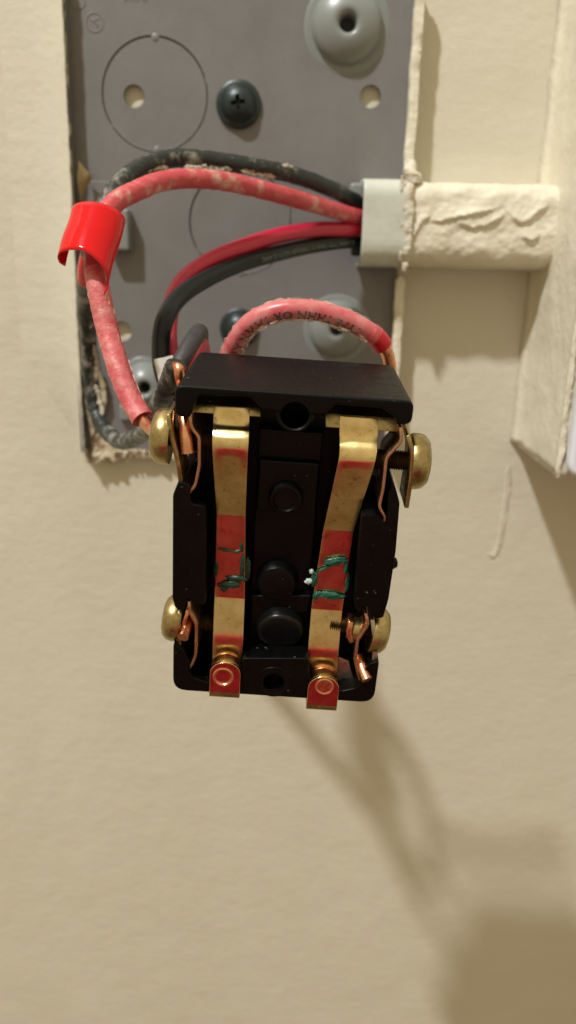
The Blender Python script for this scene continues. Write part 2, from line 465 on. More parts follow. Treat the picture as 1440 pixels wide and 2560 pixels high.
# pressed seam across the plate and a rib beside the second knockout
q0 = at(196, 452, HP); q1 = at(296, 452, HP)
box('step', q0.x-BO.x, q1.x-BO.x, -HP-0.35, -HP+0.3, q0.z-BO.z-10.5, q0.z-BO.z, 'plate', base, 0.15)
q0 = at(724, 490, HP); q1 = at(724, 585, HP)
box('rib', q0.x-BO.x-0.25, q0.x-BO.x+0.25, -HP-0.25, -HP+0.2, q1.z-BO.z, q0.z-BO.z, 'plate', base, 0.1)
# dished screw bosses
def boss(c, r, hgt, tilt=(0, -1, 0)):
    o = lathe('screw_boss', [(r*1.24, HP-0.1), (r*1.20, HP+0.10), (r*1.08, HP+0.08), (r*1.0, HP+0.2), (r*0.97, HP+hgt*0.34), (r*0.84, HP+hgt*0.58),
                             (r*0.64, HP+hgt*0.82), (r*0.46, HP+hgt*0.96), (r*0.36, HP+hgt), (r*0.28, HP+hgt*0.93), (r*0.23, HP+hgt*0.7), (r*0.20, HP-0.2)],
              Vector((c[0], 0, c[1]))-BO, tilt, 'boss', base, 48, 60)
    lathe('hole_shade_disc', [(0, HP+0.15), (r*0.21, HP+0.1)], Vector((c[0], 0, c[1]))-BO, tilt, 'hole_shade', o, 24)  # dark disc, the shade inside the hole given as colour
    return o
boss(b1, 7.7, 3.6, (0.0, -1, 0.0)); boss(b2, 6.6, 3.4); boss(b3, 5.8, 4.6, (0.06, -1, 0.0))
# stamped ring mark and the marks cut off by the top of the picture
rm = P2(237, 56)
lathe('stamped_ring', [(1.62, HP-0.02), (1.75, HP+0.10), (1.95, HP+0.10), (2.08, HP-0.02)], Vector((rm[0], 0, rm[1]))-BO, (0, -1, 0), 'plate', base, 32)
for (ax_, ay_, bx_, by_) in ((228, 48, 246, 66), (246, 46, 230, 52)):
    p, q = at(ax_, ay_, HP), at(bx_, by_, HP)
    link('stamped_mark', bm_tube([p-BO, q-BO], 0.14, 6), 'plate', base)
for (ax_, ay_, bx_, by_) in ((318, -8, 312, 4), (318, -8, 326, 4), (334, -8, 334, 3), (348, -8, 343, 4), (352, -8, 362, 4), (366, -8, 366, 3)):
    p, q = at(ax_, ay_, HP), at(bx_, by_, HP)
    link('stamped_mark', bm_tube([p-BO, q-BO], 0.14, 6), 'plate', base)
rm = P2(196, 4)
lathe('stamped_ring', [(1.2, HP-0.02), (1.3, HP+0.12), (1.5, HP+0.12), (1.6, HP-0.02)], Vector((rm[0], 0, rm[1]))-BO, (0, -1, 0), 'plate', base, 24)
# raised clip beside the tape
q0 = at(262, 520, 5); q1 = at(325, 628, 5)
box('clip', q0.x-BO.x, q1.x-BO.x, -5.6, -1.0, q1.z-BO.z, q0.z-BO.z, 'boss', base, 0.7, 3)
q0 = at(297, 1012, 3); q1 = at(325, 1052, 3)
box('clip', q0.x-BO.x, q1.x-BO.x, -3.2, -1.0, q1.z-BO.z, q0.z-BO.z, 'boss', base, 0.5, 3)
# upturned rims with paint caked on them
RH = 5.2
box('side_rim', XL-BO.x-0.9, XL-BO.x, -RH, 0.0, 0.0, ZT-ZB, 'plate', base, 0.2)
zr0 = at(1000, 690, 3).z; zr1 = at(1000, 440, 3).z
box('side_rim', XR-BO.x, XR-BO.x+0.9, -RH, 0.0, zr1-BO.z, ZT-ZB, 'race', base, 0.2)
box('side_rim', XR-BO.x, XR-BO.x+0.9, -RH, 0.0, 0.0, zr0-BO.z, 'race', base, 0.2)

def vline(x, z0, z1, y, n, jx=0.25, seed=0):
    out = []
    for i in range(n+1):
        z = z0+(z1-z0)*i/n
        out.append(Vector((x+jx*noise.noise(Vector((seed, z*0.13, 3))), y+0.3*noise.noise(Vector((seed, z*0.2, 9))), z)))
    return out
# paint built up against the rims, on the wall side
bm = bmesh.new()
pr = [(XL-16, -0.05), (XL-9, 0.8), (XL-4, 2.2), (XL-1.8, 4.0), (XL-0.9, 5.3), (XL-0.15, 5.6), (XL+0.05, 4.6), (XL-0.4, 1.0)]
rows = []
nz = 150
for i in range(nz+1):
    z = ZB-4+(ZT-ZB+4)*i/nz
    row = []
    for k, (x, h) in enumerate(pr):
        j = 0.22*noise.noise(Vector((x*0.5, z*0.35, k)))+0.10*noise.noise(Vector((x, z*1.6, k+5)))
        e_ = min(1, i/5); f_ = min(1, i/45); f_ = f_*f_*(3-2*f_); x = XL+(x-XL)*(0.12+0.88*f_)
        row.append(bm.verts.new(((x-BO.x+j)*MM, (-h*e_-j*0.6 if h > 0 else 0.05)*MM, (z-BO.z)*MM)))
    rows.append(row)
for a, b in zip(rows, rows[1:]):
    for k in range(len(pr)-1): bm.faces.new((a[k], a[k+1], b[k+1], b[k]))
link('paint_ridge', bm, 'wall', base, 70)
crust('paint_ridge', vline(XR+0.75, zr1, ZT, -4.2, 24, 0.5, 2), 0.75, 1.4, 'race', base, BO, 3, 0.3, amp=0.09, fr=0.4)
crust('paint_ridge', vline(XR+0.55, ZB, zr0, -3.6, 20, 0.3, 4), 0.5, 1.7, 'race', base, BO, 5, 0.3, amp=0.09, fr=0.4)
# torn paint and paper along the left and lower edges
tag(flake('torn_paper', [at(196, 402, 5), at(231, 442, 4), at(214, 472, 4), at(200, 505, 5), at(193, 455, 6)], 0.25, 'brownpaper', base, BO, 1), None)
flake('torn_paint', [at(212, 905, 4), at(240, 905, 4), at(262, 962, 3.5), at(266, 1010, 3.5), at(250, 1060, 3), at(228, 1090, 4), at(214, 1000, 5)], 0.3, 'torn', base, BO, 4, 0.8, 5)
flake('torn_paint', [at(222, 1075, 2.2), at(260, 1090, 1.9), at(300, 1125, 1.9), at(296, 1142, 2.2), at(262, 1150, 3.3), at(238, 1160, 3.3), at(232, 1120, 2.8)], 0.4, 'torn', base, BO, 6, 1.0, 5)
flake('torn_paint', [at(262, 1128, 2.2), at(330, 1128, 1.9), at(324, 1140, 1.9), at(285, 1152, 2.8)], 0.35, 'crust', base, BO, 8, 0.7, 4)
crust('torn_paint', [at(232, 1118, 1.9), at(250, 1142, 2.8), at(275, 1146, 2.5), at(300, 1136, 2.2), at(330, 1132, 1.9), at(370, 1135, 1.9), at(430, 1138, 1.9), at(520, 1142, 1.9), at(700, 1148, 1.9), at(960, 1152, 1.9)], 0.6, 0.9, 'torn', base, BO, 9, 0.3)
flake('torn_paint', [at(215, 880, 2.8), at(240, 870, 2.2), at(246, 905, 2.2), at(232, 935, 2.8), at(216, 930, 2.8)], 0.3, 'torn', base, BO, 11, 0.8, 5)

# mounting screws in the plate
def phillips(px, py, r, label):
    c = at(px, py, HP); o = empty('mounting_screw', (c.x, -HP, c.z)); tag(o, label, 'screw', 'black screws fixing the plate')
    O = Vector((0, 0, 0))
    bm = bm_lathe([(r, 0), (r, 0.7), (r*0.9, 1.0), (r*0.80, 1.05), (r*0.72, 1.8), (r*0.52, 2.7), (r*0.25, 3.15), (0, 3.25)], O, (0, -1, 0), 40)
    bmesh.ops.recalc_face_normals(bm, faces=bm.faces[:])
    hd = link('screw_head', bm, 'blackscrew', o, 45)
    for ang in (8, 98):
        d = Vector((math.cos(math.radians(ang)), 0, math.sin(math.radians(ang))))
        pr_ = Vector((-d.z, 0, d.x))
        bmc = bmesh.new()
        L, Wd = r*0.42, r*0.105
        vs2 = []
        for y, kx, kw in ((-4.0, 1.0, 1.0), (-1.3, 0.35, 0.5)):
            for s1, s2 in ((-1, -1), (1, -1), (1, 1), (-1, 1)):
                vs2.append(bmc.verts.new((d*L*kx*s1+pr_*Wd*kw*s2+Vector((0, y, 0)))*MM))
        for f in ((0, 1, 2, 3), (4, 5, 6, 7), (0, 1, 5, 4), (1, 2, 6, 5), (2, 3, 7, 6), (3, 0, 4, 7)): bmc.faces.new([vs2[k] for k in f])
        bmesh.ops.recalc_face_normals(bmc, faces=bmc.faces[:])
        me = bpy.data.meshes.new('cut'); bmc.to_mesh(me); bmc.free(); co = bpy.data.objects.new('cut', me); col.objects.link(co)
        co.location = o.location
        md = hd.modifiers.new('b', 'BOOLEAN'); md.object = co; md.operation = 'DIFFERENCE'; md.solver = 'EXACT'
    bpy.context.view_layer.update()
    me = bpy.data.meshes.new_from_object(hd.evaluated_get(bpy.context.evaluated_depsgraph_get()))
    cs = [md.object for md in hd.modifiers]; hd.modifiers.clear(); hd.data = me
    for c_ in cs: bpy.data.objects.remove(c_)
    for p in me.polygons: p.use_smooth = True
    me.set_sharp_from_angle(angle=math.radians(40))
    return o
phillips(597, 262, 5.0, 'black cross-slot screw beside the big round knockout')
phillips(598, 820, 4.6, 'dark screw half hidden behind the pink printed wire loop')

# ================================================================== RACEWAY
rz = (at(1200, 458, 8).z+at(1200, 672, 8).z)/2
rw = (at(1200, 458, 8).z-at(1200, 672, 8).z)/2
xa = at(905, 560, 12).x; xb = at(1012, 560, 8).x; xc = at(1376, 560, 0).x+0.4
race = empty('cable_raceway', ((xa+xc)/2, 0, rz)); RO = race.location/MM
tag(race, 'cream painted cable raceway running from the grey plate to the neighbouring box', 'raceway')
def raceprof(g):
    h = 13.0+g; w = rw+g
    return rounded([(-w, 0.0), (-w+0.3, h), (w-0.3, h), (w, 0.0)], [0, 5.5, 4.2, 0], 8)
RUNS = []
for pts_ in ([(1062, 548), (1100, 553), (1130, 545), (1160, 540), (1200, 532), (1240, 522), (1262, 514)], [(1138, 556), (1180, 568), (1215, 562), (1250, 546), (1270, 526)],
             [(1264, 524), (1285, 548), (1302, 558), (1325, 548), (1345, 530), (1378, 510)], [(1022, 606), (1040, 578), (1056, 552), (1080, 536)], [(1300, 590), (1325, 598), (1350, 592)]):
    RUNS.append([(q_.x, q_.z) for q_ in (at(x_, y_, 13.0) for x_, y_ in pts_)])
def sag(x, z):                            # thick paint that slid down and stopped in a lip
    tot = 0.0
    for r_ in RUNS:
        if not r_[0][0] <= x <= r_[-1][0]: continue
        for (xa_, za_), (xb_, zb_) in zip(r_, r_[1:]):
            if xa_ <= x <= xb_:
                zz = za_+(zb_-za_)*(x-xa_)/(xb_-xa_); d = z-rz-0.0
                d = (z+rz)-zz
                t_ = (x-r_[0][0])/(r_[-1][0]-r_[0][0]); e_ = min(1, t_*5, (1-t_)*5)
                tot += 0.62*e_*(math.exp(-d/1.7) if d > 0 else math.exp(-(d/0.30)**2)); break
    return tot
def racetube(name, x0, x1, g, material, hollow, jit, seed):
    bm = bmesh.new(); prof0 = raceprof(g); n = max(2, int((x1-x0)/0.4)); rows = []
    prof = []
    for (za, ha), (zb, hb_) in zip(prof0, prof0[1:]):
        m_ = max(1, int(math.hypot(zb-za, hb_-ha)/0.35))
        prof += [(za+(zb-za)*k/m_, ha+(hb_-ha)*k/m_) for k in range(m_)]
    prof.append(prof0[-1])
    for i in range(n+1):
        x = x0+(x1-x0)*i/n; row = []
        for k, (z, h) in enumerate(prof):
            j = jit*(noise.noise(Vector((x*0.22+seed, z*0.3, h*0.3)))+0.5*noise.noise(Vector((x*0.9+seed, z, h))))
            d = Vector((0, -h-0.01, z)).normalized()
            if hollow == 'sag' and h > 11: j += sag(x, z)*1.1
            row.append(bm.verts.new(((x-RO.x)*MM, (-h)*MM+d.y*j*MM, z*MM+d.z*j*MM)))
        rows.append(row)
    for a, b in zip(rows, rows[1:]):
        for k in range(len(prof)-1): bm.faces.new((a[k], a[k+1], b[k+1], b[k]))
    o = link(name, bm, material, race, 60)
    sm = o.modifiers.new('thick', 'SOLIDIFY'); sm.thickness = 0.9*MM; sm.offset = -1
    return o
racetube('painted_channel', xb-0.5, xc, 0.0, 'race', 'sag', 0.35, 2)
racetube('bare_end', xa, xb+0.5, 0.35, 'bare', True, 0.06, 5)
crust('paint_crust', [Vector((xb+random.uniform(-.4, .5), -h-0.2, rz+z)) for z, h in raceprof(0.3)[::2]], 0.45, 0.8, 'crust', race, RO, 6, 0.25, ref=(1, 0, 0), amp=0.3, fr=0.55)
for i, (fx, fy) in enumerate(((1004, 470), (1012, 520), (1003, 560), (1014, 600), (1002, 640), (1010, 664))):
    r0_ = 3+2*(i % 3)
    flake('paint_crust', [at(fx-r0_, fy-12, 13.1), at(fx+r0_*1.4, fy-9, 13.0), at(fx+r0_, fy+12, 13.1), at(fx-r0_*0.6, fy+14, 13.2)], 0.4, 'crust', race, RO, 60+i, 0.9, 4)
crust('paint_crust', [Vector((xb-1.8, -11.5, rz+rw-0.6)), Vector((xb-0.4, -12.2, rz+rw+0.3)), Vector((xb+1.6, -11.0, rz+rw+0.2)), Vector((XR+1.3, -6.5, rz+rw+2.2)), Vector((XR+0.9, -4.6, rz+rw+5))], 0.9, 1.0, 'crust', race, RO, 13, 0.25, amp=0.3, fr=0.8)
crust('paint_crust', [Vector((xc-1.5, -h-0.1, rz+z)) for z, h in raceprof(0.1)[::2]], 0.6, 0.35, 'race', race, RO, 21, 0.3, ref=(1, 0, 0), amp=0.35)
# grey tongue inside the open end
q0 = at(874, 458, 8); q1 = at(908, 505, 8)
box('tongue', q0.x-RO.x, q1.x-RO.x+6, -10.0, -6.5, q1.z-RO.z, q0.z-RO.z, 'boss', race, 0.8, 3)
q0 = at(880, 606, 8); q1 = at(905, 640, 8)
box('tongue', q0.x-RO.x, q1.x-RO.x+6, -7.0, -4.5, q1.z-RO.z, q0.z-RO.z, 'blackscrew', race, 0.6, 3)

# ================================================================== NEIGHBOURING BOX
BH = 33.0
bx0 = at(1276, 1112, 0).x; bz0 = at(1276, 1112, 0).z; bz1 = bz0+150
nb = empty('surface_box', (bx0+35, 0, bz0)); NO = nb.location/MM
tag(nb, 'cream painted surface box with white cover at the right edge', 'surface box')
def skin(name, f, nu, nv, material, thick=1.2, jit=0.25, seed=0):
    bm = bmesh.new(); rows = []
    for i in range(nu+1):
        row = []
        for k in range(nv+1):
            p, nrm = f(i/nu, k/nv)
            j = jit*(noise.noise(p*0.16+Vector((seed, 0, 0)))+0.4*noise.noise(p*0.7))
            row.append(bm.verts.new((p+nrm*j-NO)*MM))
        rows.append(row)
    for a, b in zip(rows, rows[1:]):
        for k in range(nv): bm.faces.new((a[k], a[k+1], b[k+1], b[k]))
    o = link(name, bm, material, nb, 60)
    sm = o.modifiers.new('thick', 'SOLIDIFY'); sm.thickness = thick*MM; sm.offset = -1
    return o
def sidef(u, v):
    fl = 3.0*(max(0, 1-v*7))**2        # flared foot of paint against the wall
    return Vector((bx0+1.2-fl*0.5, -BH*v, bz0+0.6+(bz1-bz0)*u)), Vector((-1, 0, 0))
skin('side_wall', sidef, 90, 20, 'race', 1.2, 0.35, 1)
skin('bottom_wall', lambda u, v: (Vector((bx0+1.4+70*u, -BH*v, bz0)), Vector((0, 0, -1))), 40, 14, 'race', 1.2, 0.25, 3)
skin('front_edge', lambda u, v: (Vector((bx0+1.0+3*v, -BH-0.1, bz0+(bz1-bz0)*u)), Vector((0, -1, 0))), 90, 3, 'race', 1.0, 0.3, 5)
crust('paint_crust', [Vector((bx0+1.5+0.5*noise.noise(Vector((i*1.7, 0, 0))), -BH-0.2, bz0+i*3.0)) for i in range(0, 50)], 0.4, 0.35, 'race', nb, NO, 41, 0.35, amp=0.28, fr=0.6)
prism('cover_plate', rounded([(bx0+2.3-NO.x, 1.0), (bx0+75-NO.x, 1.0), (bx0+75-NO.x, 150), (bx0+2.3-NO.x, 150)], 3.0), -BH-4.0, -BH-0.6, 'cover', nb, 'xzy', 0.9, 3)

# ================================================================== WIRES
def wire(name, label, cat, pts, r, material, rf=None, group='wires of the opened switch', cap=True):
    path = spline([at(*p) for p in pts], 0.45)
    o = empty(name, path[0]); O = o.location/MM
    tag(o, label, cat, group)
    link('insulation', bm_tube(path, r, 18, rfun=rf, origin=O, cap=cap), material, o, 60)
    return o, path, O
def lumpy(r, amp, seed, fr=0.9):
    return lambda i, a, n: r*(1+amp*noise.noise(Vector((i*0.45*fr, math.cos(a)*1.2+seed, math.sin(a)*1.2)))+amp*0.5*noise.noise(Vector((i*1.4*fr, math.cos(a)*2.5, math.sin(a)*2.5+seed))))
# old black one, over the top, round the left and up to the switch
W1 = [(985, 520, 7.0), (940, 516, 8.0), (895, 506, 9.0), (830, 474, 14.0), (740, 440, 21.0), (640, 418, 27.0), (520, 400, 31.0), (430, 396, 34.0), (350, 420, 40.0), (288, 474, 47.0), (243, 560, 51.0), (222, 655, 47.0), (215, 740, 38.0), (221, 835, 31.0), (227, 940, 27.0), (240, 1028, 27.0), (266, 1078, 31.0), (304, 1104, 37.0), (346, 1090, 47.9), (378, 1052, 59.8), (404, 1000, 68.7), (424, 955, 72.1), (440, 912, 74.0)]
w1, p1, o1 = wire('old_wire', 'paint-spotted black wire looping down the left edge under the red tape', 'wire', W1, 1.66, 'old_black', lumpy(1.66, 0.09, 3))
def slen(path, target):
    best, L, bl = 1e9, 0, 0
    for i, p in enumerate(path):
        if i: L += (p-path[i-1]).length
        d = (p-target).length
        if d < best: best, bl = d, L
    return bl
text_on_wire('TYPE THHN AWG 12 600V', 1.15, p1, 1.72, slen(p1, at(268, 1082, 32)), -0.1, 1, 'whiteink', w1, o1)
pc = spline([at(438, 916, 74), at(446, 920, 75.5), at(450, 945, 75.5), at(462, 985, 73), at(480, 1020, 69)], 0.4)
link('copper_end', bm_tube(pc, 0.82, 14, origin=o1), 'copper', w1, 60)
def near(path, px, py, lift):            # point seen at a pixel, just in front of the wire passing there
    r = ray(px, py).normalized(); best = min(path, key=lambda p: (p-CAM-r*(p-CAM).dot(r)).length)
    return at(px, py, -best.y+lift)
# dried paint shreds on it
for i, (a, b, c) in enumerate((((330, 440, 27), (370, 424, 26), (420, 418, 24)), ((460, 418, 23.5), (520, 420, 23), (580, 424, 22)), ((600, 424, 22), (650, 436, 21), (690, 440, 20)),
                               ((690, 424, 20), (716, 414, 19.5), (740, 432, 19)), ((232, 860, 28), (242, 905, 27.5), (240, 950, 27.5)), ((236, 960, 27.5), (250, 1000, 29), (256, 1040, 31)),
                               ((216, 800, 29), (222, 812, 29.5), (232, 808, 29.5)), ((214, 880, 28), (224, 890, 28), (236, 886, 28)))):
    crust('paint_shred', [near(p1, *q_[:2], 1.3) for q_ in (a, b, c)], 0.36, 0.22, 'fleck', w1, o1, 50+i, 0.25, amp=0.55, fr=1.7)
# paint-spotted red one
W2 = [(985, 552, 8.0), (945, 550, 9.0), (898, 544, 10.0), (820, 521, 18.0), (720, 492, 28.0), (600, 461, 36.0), (500, 447, 42.0), (410, 452, 47.0), (340, 478, 52.0), (286, 508, 56.0), (252, 562, 59.0), (236, 640, 63.0), (246, 720, 65.9), (270, 830, 67.8), (300, 930, 70.7), (330, 1003, 72.6), (357, 1048, 74.5)]
w2, p2, o2 = wire('old_wire', 'paint-spotted red wire arching over the plate and down through the red tape', 'wire', W2, 1.7, 'old_red', lumpy(1.7, 0.07, 8))
pc = spline([at(352, 1040, 74), at(372, 1066, 76.5), at(400, 1085, 80), at(440, 1080, 78)], 0.4)
link('copper_end', bm_tube(pc, 1.02, 14, origin=o2), 'copper', w2, 60)
L_ = slen(p2, at(240, 690, 64.3))
i0 = int(L_/0.45)
link('faded_sleeve', bm_tube(p2[i0:], 1.8, 18, origin=o2, rfun=lumpy(1.8, 0.05, 12, 2)), 'pink', w2, 60)
def fringe(path, r, ang, parent, O, material, n, seed, l0=0.3, l1=1.2, s0=0, s1=None):
    """small frayed flakes standing off a wire's edge, joined as one part"""
    rnd = random.Random(seed); F = frames(path, (0, -1, 0)); bm = bmesh.new(); s1 = s1 or len(F)-2
    for _ in range(n):
        i = rnd.randint(s0, s1-1); p, t, nn, b = F[i]
        a = ang+rnd.gauss(0, 0.35); d = nn*math.cos(a)+b*math.sin(a); l = rnd.uniform(l0, l1); w = rnd.uniform(0.3, 1.1)
        q = [p+d*(r-0.1)-t*w, p+d*(r-0.1)+t*w, p+d*(r+l*rnd.uniform(.5, 1))+t*w*rnd.uniform(-.2, .8), p+d*(r+l)-t*w*rnd.uniform(-.2, .8)]
        up = (nn*math.sin(a)-b*math.cos(a))*0.07
        tv = [bm.verts.new((x+up-O)*MM) for x in q]; bv_ = [bm.verts.new((x-up-O)*MM) for x in q]
        bm.faces.new(tv); bm.faces.new(bv_[::-1])
        for k in range(4): bm.faces.new((tv[k], bv_[k], bv_[(k+1) % 4], tv[(k+1) % 4]))
    o = link('frayed_edge', bm, material, parent, 30); o['kind'] = 'stuff'
    return o
fringe(p2, 1.75, 2.0, w2, o2, 'nylon_edge', 34, 5, 0.05, 0.28, i0)
fringe(p2, 1.75, -1.5, w2, o2, 'nylon_edge', 22, 6, 0.05, 0.25, i0)
# clean red and clean black pair
W3 = [(985, 572, 7), (940, 574, 8), (890, 575, 10), (800, 573, 16), (700, 588, 24), (600, 620, 32), (517, 656, 38), (455, 706, 43), (427, 770, 47), (421, 850, 50), (440, 925, 55), (490, 1000, 55)]
w3, p3, o3 = wire('red_wire', 'smooth clean red wire curving down from the raceway', 'wire', W3, 1.62, 'red')
W4 = [(985, 606, 6), (940, 604, 7), (890, 601, 9), (800, 611, 15), (700, 632, 25), (600, 660, 34), (517, 697, 42), (452, 740, 49), (413, 797, 55), (402, 865, 57), (408, 930, 59), (435, 1000, 59), (480, 1060, 58)]
w4, p4, o4 = wire('black_wire', 'smooth clean black wire with pale lettering running beside the red one', 'wire', W4, 1.62, 'black')
text_on_wire('12 AWG TYPE THHN OR THWN 600 VOLTS 12 AWG', 1.25, p4, 1.63, slen(p4, at(872, 600, 9)), -0.35, 1, 'whiteink', w4, o4)
# stubs standing up behind the switch's corner
W5 = [(420, 985, 71.4), (440, 930, 70.6), (466, 880, 68.0), (490, 840, 63.6), (500, 832, 58.4), (500, 862, 52.3), (498, 940, 48.0)]
w5, p5, o5 = wire('grey_wire', 'mottled dark grey wire bent over behind the upper left corner of the switch', 'wire', W5, 1.45, 'grey_wire')
W5b = [(452, 985, 70.6), (466, 930, 68.8), (482, 885, 65.8), (498, 860, 61.0), (506, 880, 54.9), (508, 950, 51.5)]
w5b, p5b, o5b = wire('red_wire', 'short dark red wire squeezed between grey wire and switch corner', 'wire', W5b, 1.4, 'red')
# printed jumper over the top of the switch
W6 = [(545, 960, 66.2), (566, 905, 68.8), (592, 850, 71.4), (628, 806, 73.2), (690, 778, 74.0), (760, 773, 74.0), (830, 786, 73.2), (895, 813, 72.3), (938, 842, 71.4), (958, 866, 70.6)]
w6, p6, o6 = wire('jumper_wire', 'pink wire loop with black lettering and clear sleeve above the switch', 'wire', W6, 1.5, 'jumper')
text_on_wire('TYPE THHN OR THWN AWG', 2.0, p6, 1.52, slen(p6, at(905, 818, 72.3)), 0.62, -1, 'ink', w6, o6)
nj = len(p6)
def rip(i, a, n):
    s = i*0.45
    k = 1+0.05*math.sin(s*2.3+0.6*math.sin(a)+noise.noise(Vector((s*0.3, 0, 0)))*4)+0.07*noise.noise(Vector((s*0.6, math.cos(a), math.sin(a)*1.5)))
    sag = 0.20*max(0, math.sin(a))**2*(1+0.9*noise.noise(Vector((s*1.1, 4, 1))))
    return 1.66*k+sag
link('clear_sleeve', bm_tube(p6[2:nj-5], 1.66, 24, rfun=rip, origin=o6, cap=False), 'nylon', w6, 80)
fringe(p6, 1.62, 1.5, w6, o6, 'nylon_edge', 60, 15, 0.1, 0.42, 6, nj-6)
fringe(p6, 1.6, -1.6, w6, o6, 'nylon_edge', 14, 16, 0.05, 0.2, 6, nj-6)
link('bright_cut_end', bm_tube(p6[nj-8:], 1.62, 18, origin=o6), 'redend', w6, 50)
pc = spline([at(950, 856, 70.9), at(964, 876, 70.3), at(972, 900, 69.5), at(976, 940, 68.5), at(978, 990, 67.5)], 0.4)
link('copper_end', bm_tube(pc, 1.04, 16, origin=o6), 'copper', w6, 60)

# red tape flag folded over the two old wires
A0 = at(240, 505, 64.5); A1 = at(205, 625, 69.5)
tp = empty('red_tape', A0); TO = tp.location/MM
tag(tp, 'shiny red tape flag curled round the two old wires at left', 'tape')
axis = (A1-A0); LT = axis.length; axis.normalize()
C_ = Vector((1, 0, 0)); C_ = (C_-axis*C_.dot(axis)).normalized(); N_ = C_.cross(axis)
if N_.y > 0: N_ = -N_
bm = bmesh.new(); rows = []
prof = []
for k in range(41):
    t = math.radians(-100+(215)*k/40)
    R = 4.7 if t < 0.3 else 4.7-0.6*(t-0.3)
    prof.append((t, R*math.sin(t)*1.03, (R*math.cos(t)-4.7)*0.78))
# little curl at the free left end
curl = []
for k in range(8):
    a = k/7; curl.append((-2, prof[0][1]+0.9*a-0.15, prof[0][2]-0.4*math.sin(a*2.2)-0.5*a))
prof = curl[::-1]+prof
for i in range(15):
    row = []
    for k, (t, c, n) in enumerate(prof):
        side = max(0, t/2.0)
        Lk = LT*(1.0+0.48*side**1.2)
        start = -0.2*side
        row.append(bm.verts.new((A0+axis*(start*0+Lk*i/14)+C_*(c+0.10*math.sin(i*0.5))+N_*n-TO)*MM))
    rows.append(row)
for a, b in zip(rows, rows[1:]):
    for k in range(len(prof)-1): bm.faces.new((a[k], a[k+1], b[k+1], b[k]))
f_ = link('flag', bm, 'tape', tp, 80)
sm = f_.modifiers.new('thick', 'SOLIDIFY'); sm.thickness = 0.16*MM; sm.offset = -1
pt = spline([at(226, 640, 48.3), at(220, 668, 46), at(217, 698, 43)], 0.5)
link('wrapped_tail', bm_tube(pt, 1.8, 16, origin=TO), 'tape', tp, 60)

# paper scrap
pp = at(405, 925, 66)
ps = empty('paper_scrap', pp)
tag(ps, 'white torn paper scrap tucked behind the upper left terminal screw', 'paper scrap')
flake('sheet', [at(384, 899, 62), at(432, 888, 62), at(436, 905, 62), at(424, 945, 62.5), at(402, 982, 62), at(394, 940, 61.5)], 0.15, 'paper', ps, pp, 3, 0.25, 4)

# ================================================================== THE SWITCH
sw = bpy.data.objects.new('switch', None); col.objects.link(sw); sw.empty_display_size = 0.01
KS = 30.6/38.0                            # a 31 mm wide device body
sw.matrix_world = Matrix.Translation((CAM+(ST-CAM)*KS)*MM) @ SR.to_4x4() @ Matrix.Scale(KS, 4)
tag(sw, 'opened black switch body with brass strips hanging on its wires', 'switch')
H = 29.6
def uv(px, py, n): q = S(px, py, n); return (q.x, q.y)
DEP = -23.5
# housing behind the works, notched where the terminals sit
nv1, nv2, nv3, nv4 = S(500, 1195, -6).y, S(500, 1060, -6).y, S(500, 1525, -6).y, S(500, 1650, -6).y
hp = [(-17.9, H-2), (-17.9, nv2), (-16.6, nv2-0.8), (-16.6, nv1+1.5), (-17.9, nv1), (-17.9, nv3), (-16.4, nv3-1), (-16.4, nv4+1), (-17.9, nv4), (-17.9, -H+2),
      (17.9, -H+2), (17.9, nv4), (16.4, nv4+1), (16.4, nv3-1), (17.9, nv3), (17.9, nv1), (13.6, nv1+1.5), (13.6, nv2-0.8), (17.9, nv2), (17.9, H-2)]
hl = S(683, 1694, -10)
bm = bm_prism(hp, DEP, -10.5)
bev(bm, 0.35, 2)
housing = link('housing', bm, 'plastic', sw, 50)
def cut_local(o, bmc):
    bmesh.ops.recalc_face_normals(bmc, faces=bmc.faces[:])
    me = bpy.data.meshes.new('cut'); bmc.to_mesh(me); bmc.free(); co = bpy.data.objects.new('cut', me); col.objects.link(co)
    co.matrix_world = sw.matrix_world.copy()
    md = o.modifiers.new('b', 'BOOLEAN'); md.object = co; md.operation = 'DIFFERENCE'; md.solver = 'EXACT'
    bpy.context.view_layer.update()
    me2 = bpy.data.meshes.new_from_object(o.evaluated_get(bpy.context.evaluated_depsgraph_get()))
    o.modifiers.clear(); o.data = me2; bpy.data.objects.remove(co)
    for p in me2.polygons: p.use_smooth = True
    me2.set_sharp_from_angle(angle=math.radians(50))
# top cap: a bracket whose ends reach down; its upper face is what one sees from above
tl = S(437, 1040, 0); tr = S(1033, 1062, 0)
c1_, c2_ = uv(487, 1030, 0), uv(478, 990, 0)
c3_, c4_ = uv(625, 992, 0), uv(660, 1018, 0)
c5_, c6_ = uv(810, 1030, 0), uv(838, 1012, 0)
c7_, c8_ = uv(958, 1022, 0), uv(990, 1046, 0)
cap = [(-19, H), (19, H), (19, tr.y), (16.6, tr.y-0.3), (c8_[0], c8_[1]), (c7_[0], c7_[1]), (c6_[0], c6_[1]), (c5_[0], c5_[1]-0.6), (c4_[0], c4_[1]-0.6), (c3_[0], c3_[1]), (c2_[0]+1, c2_[1]), (c1_[0]-0.5, c1_[1]), (-16.6, tl.y-0.3), (-19, tl.y)]
cap = rounded(cap, [1.4, 1.4, 1.6, 1.6, 0.8, 0.6, 0.5, 0.5, 0.5, 0.5, 0.6, 0.8, 1.6, 1.6], 4)
bm = bm_prism(cap, DEP, 0.0, inset=0.7)
bev(bm, 0.45, 3, 50)
topcap = link('top_cap', bm, 'plastic', sw, 50)
sc_ = S(738, 1022, 0); sc_.y = min(sc_.y, H-3.7)
cut_local(topcap, bm_lathe([(0, 3), (2.3, 3), (2.3, -14), (0, -14)], (sc_.x, sc_.y, 0), (0, 0, 1), 32))
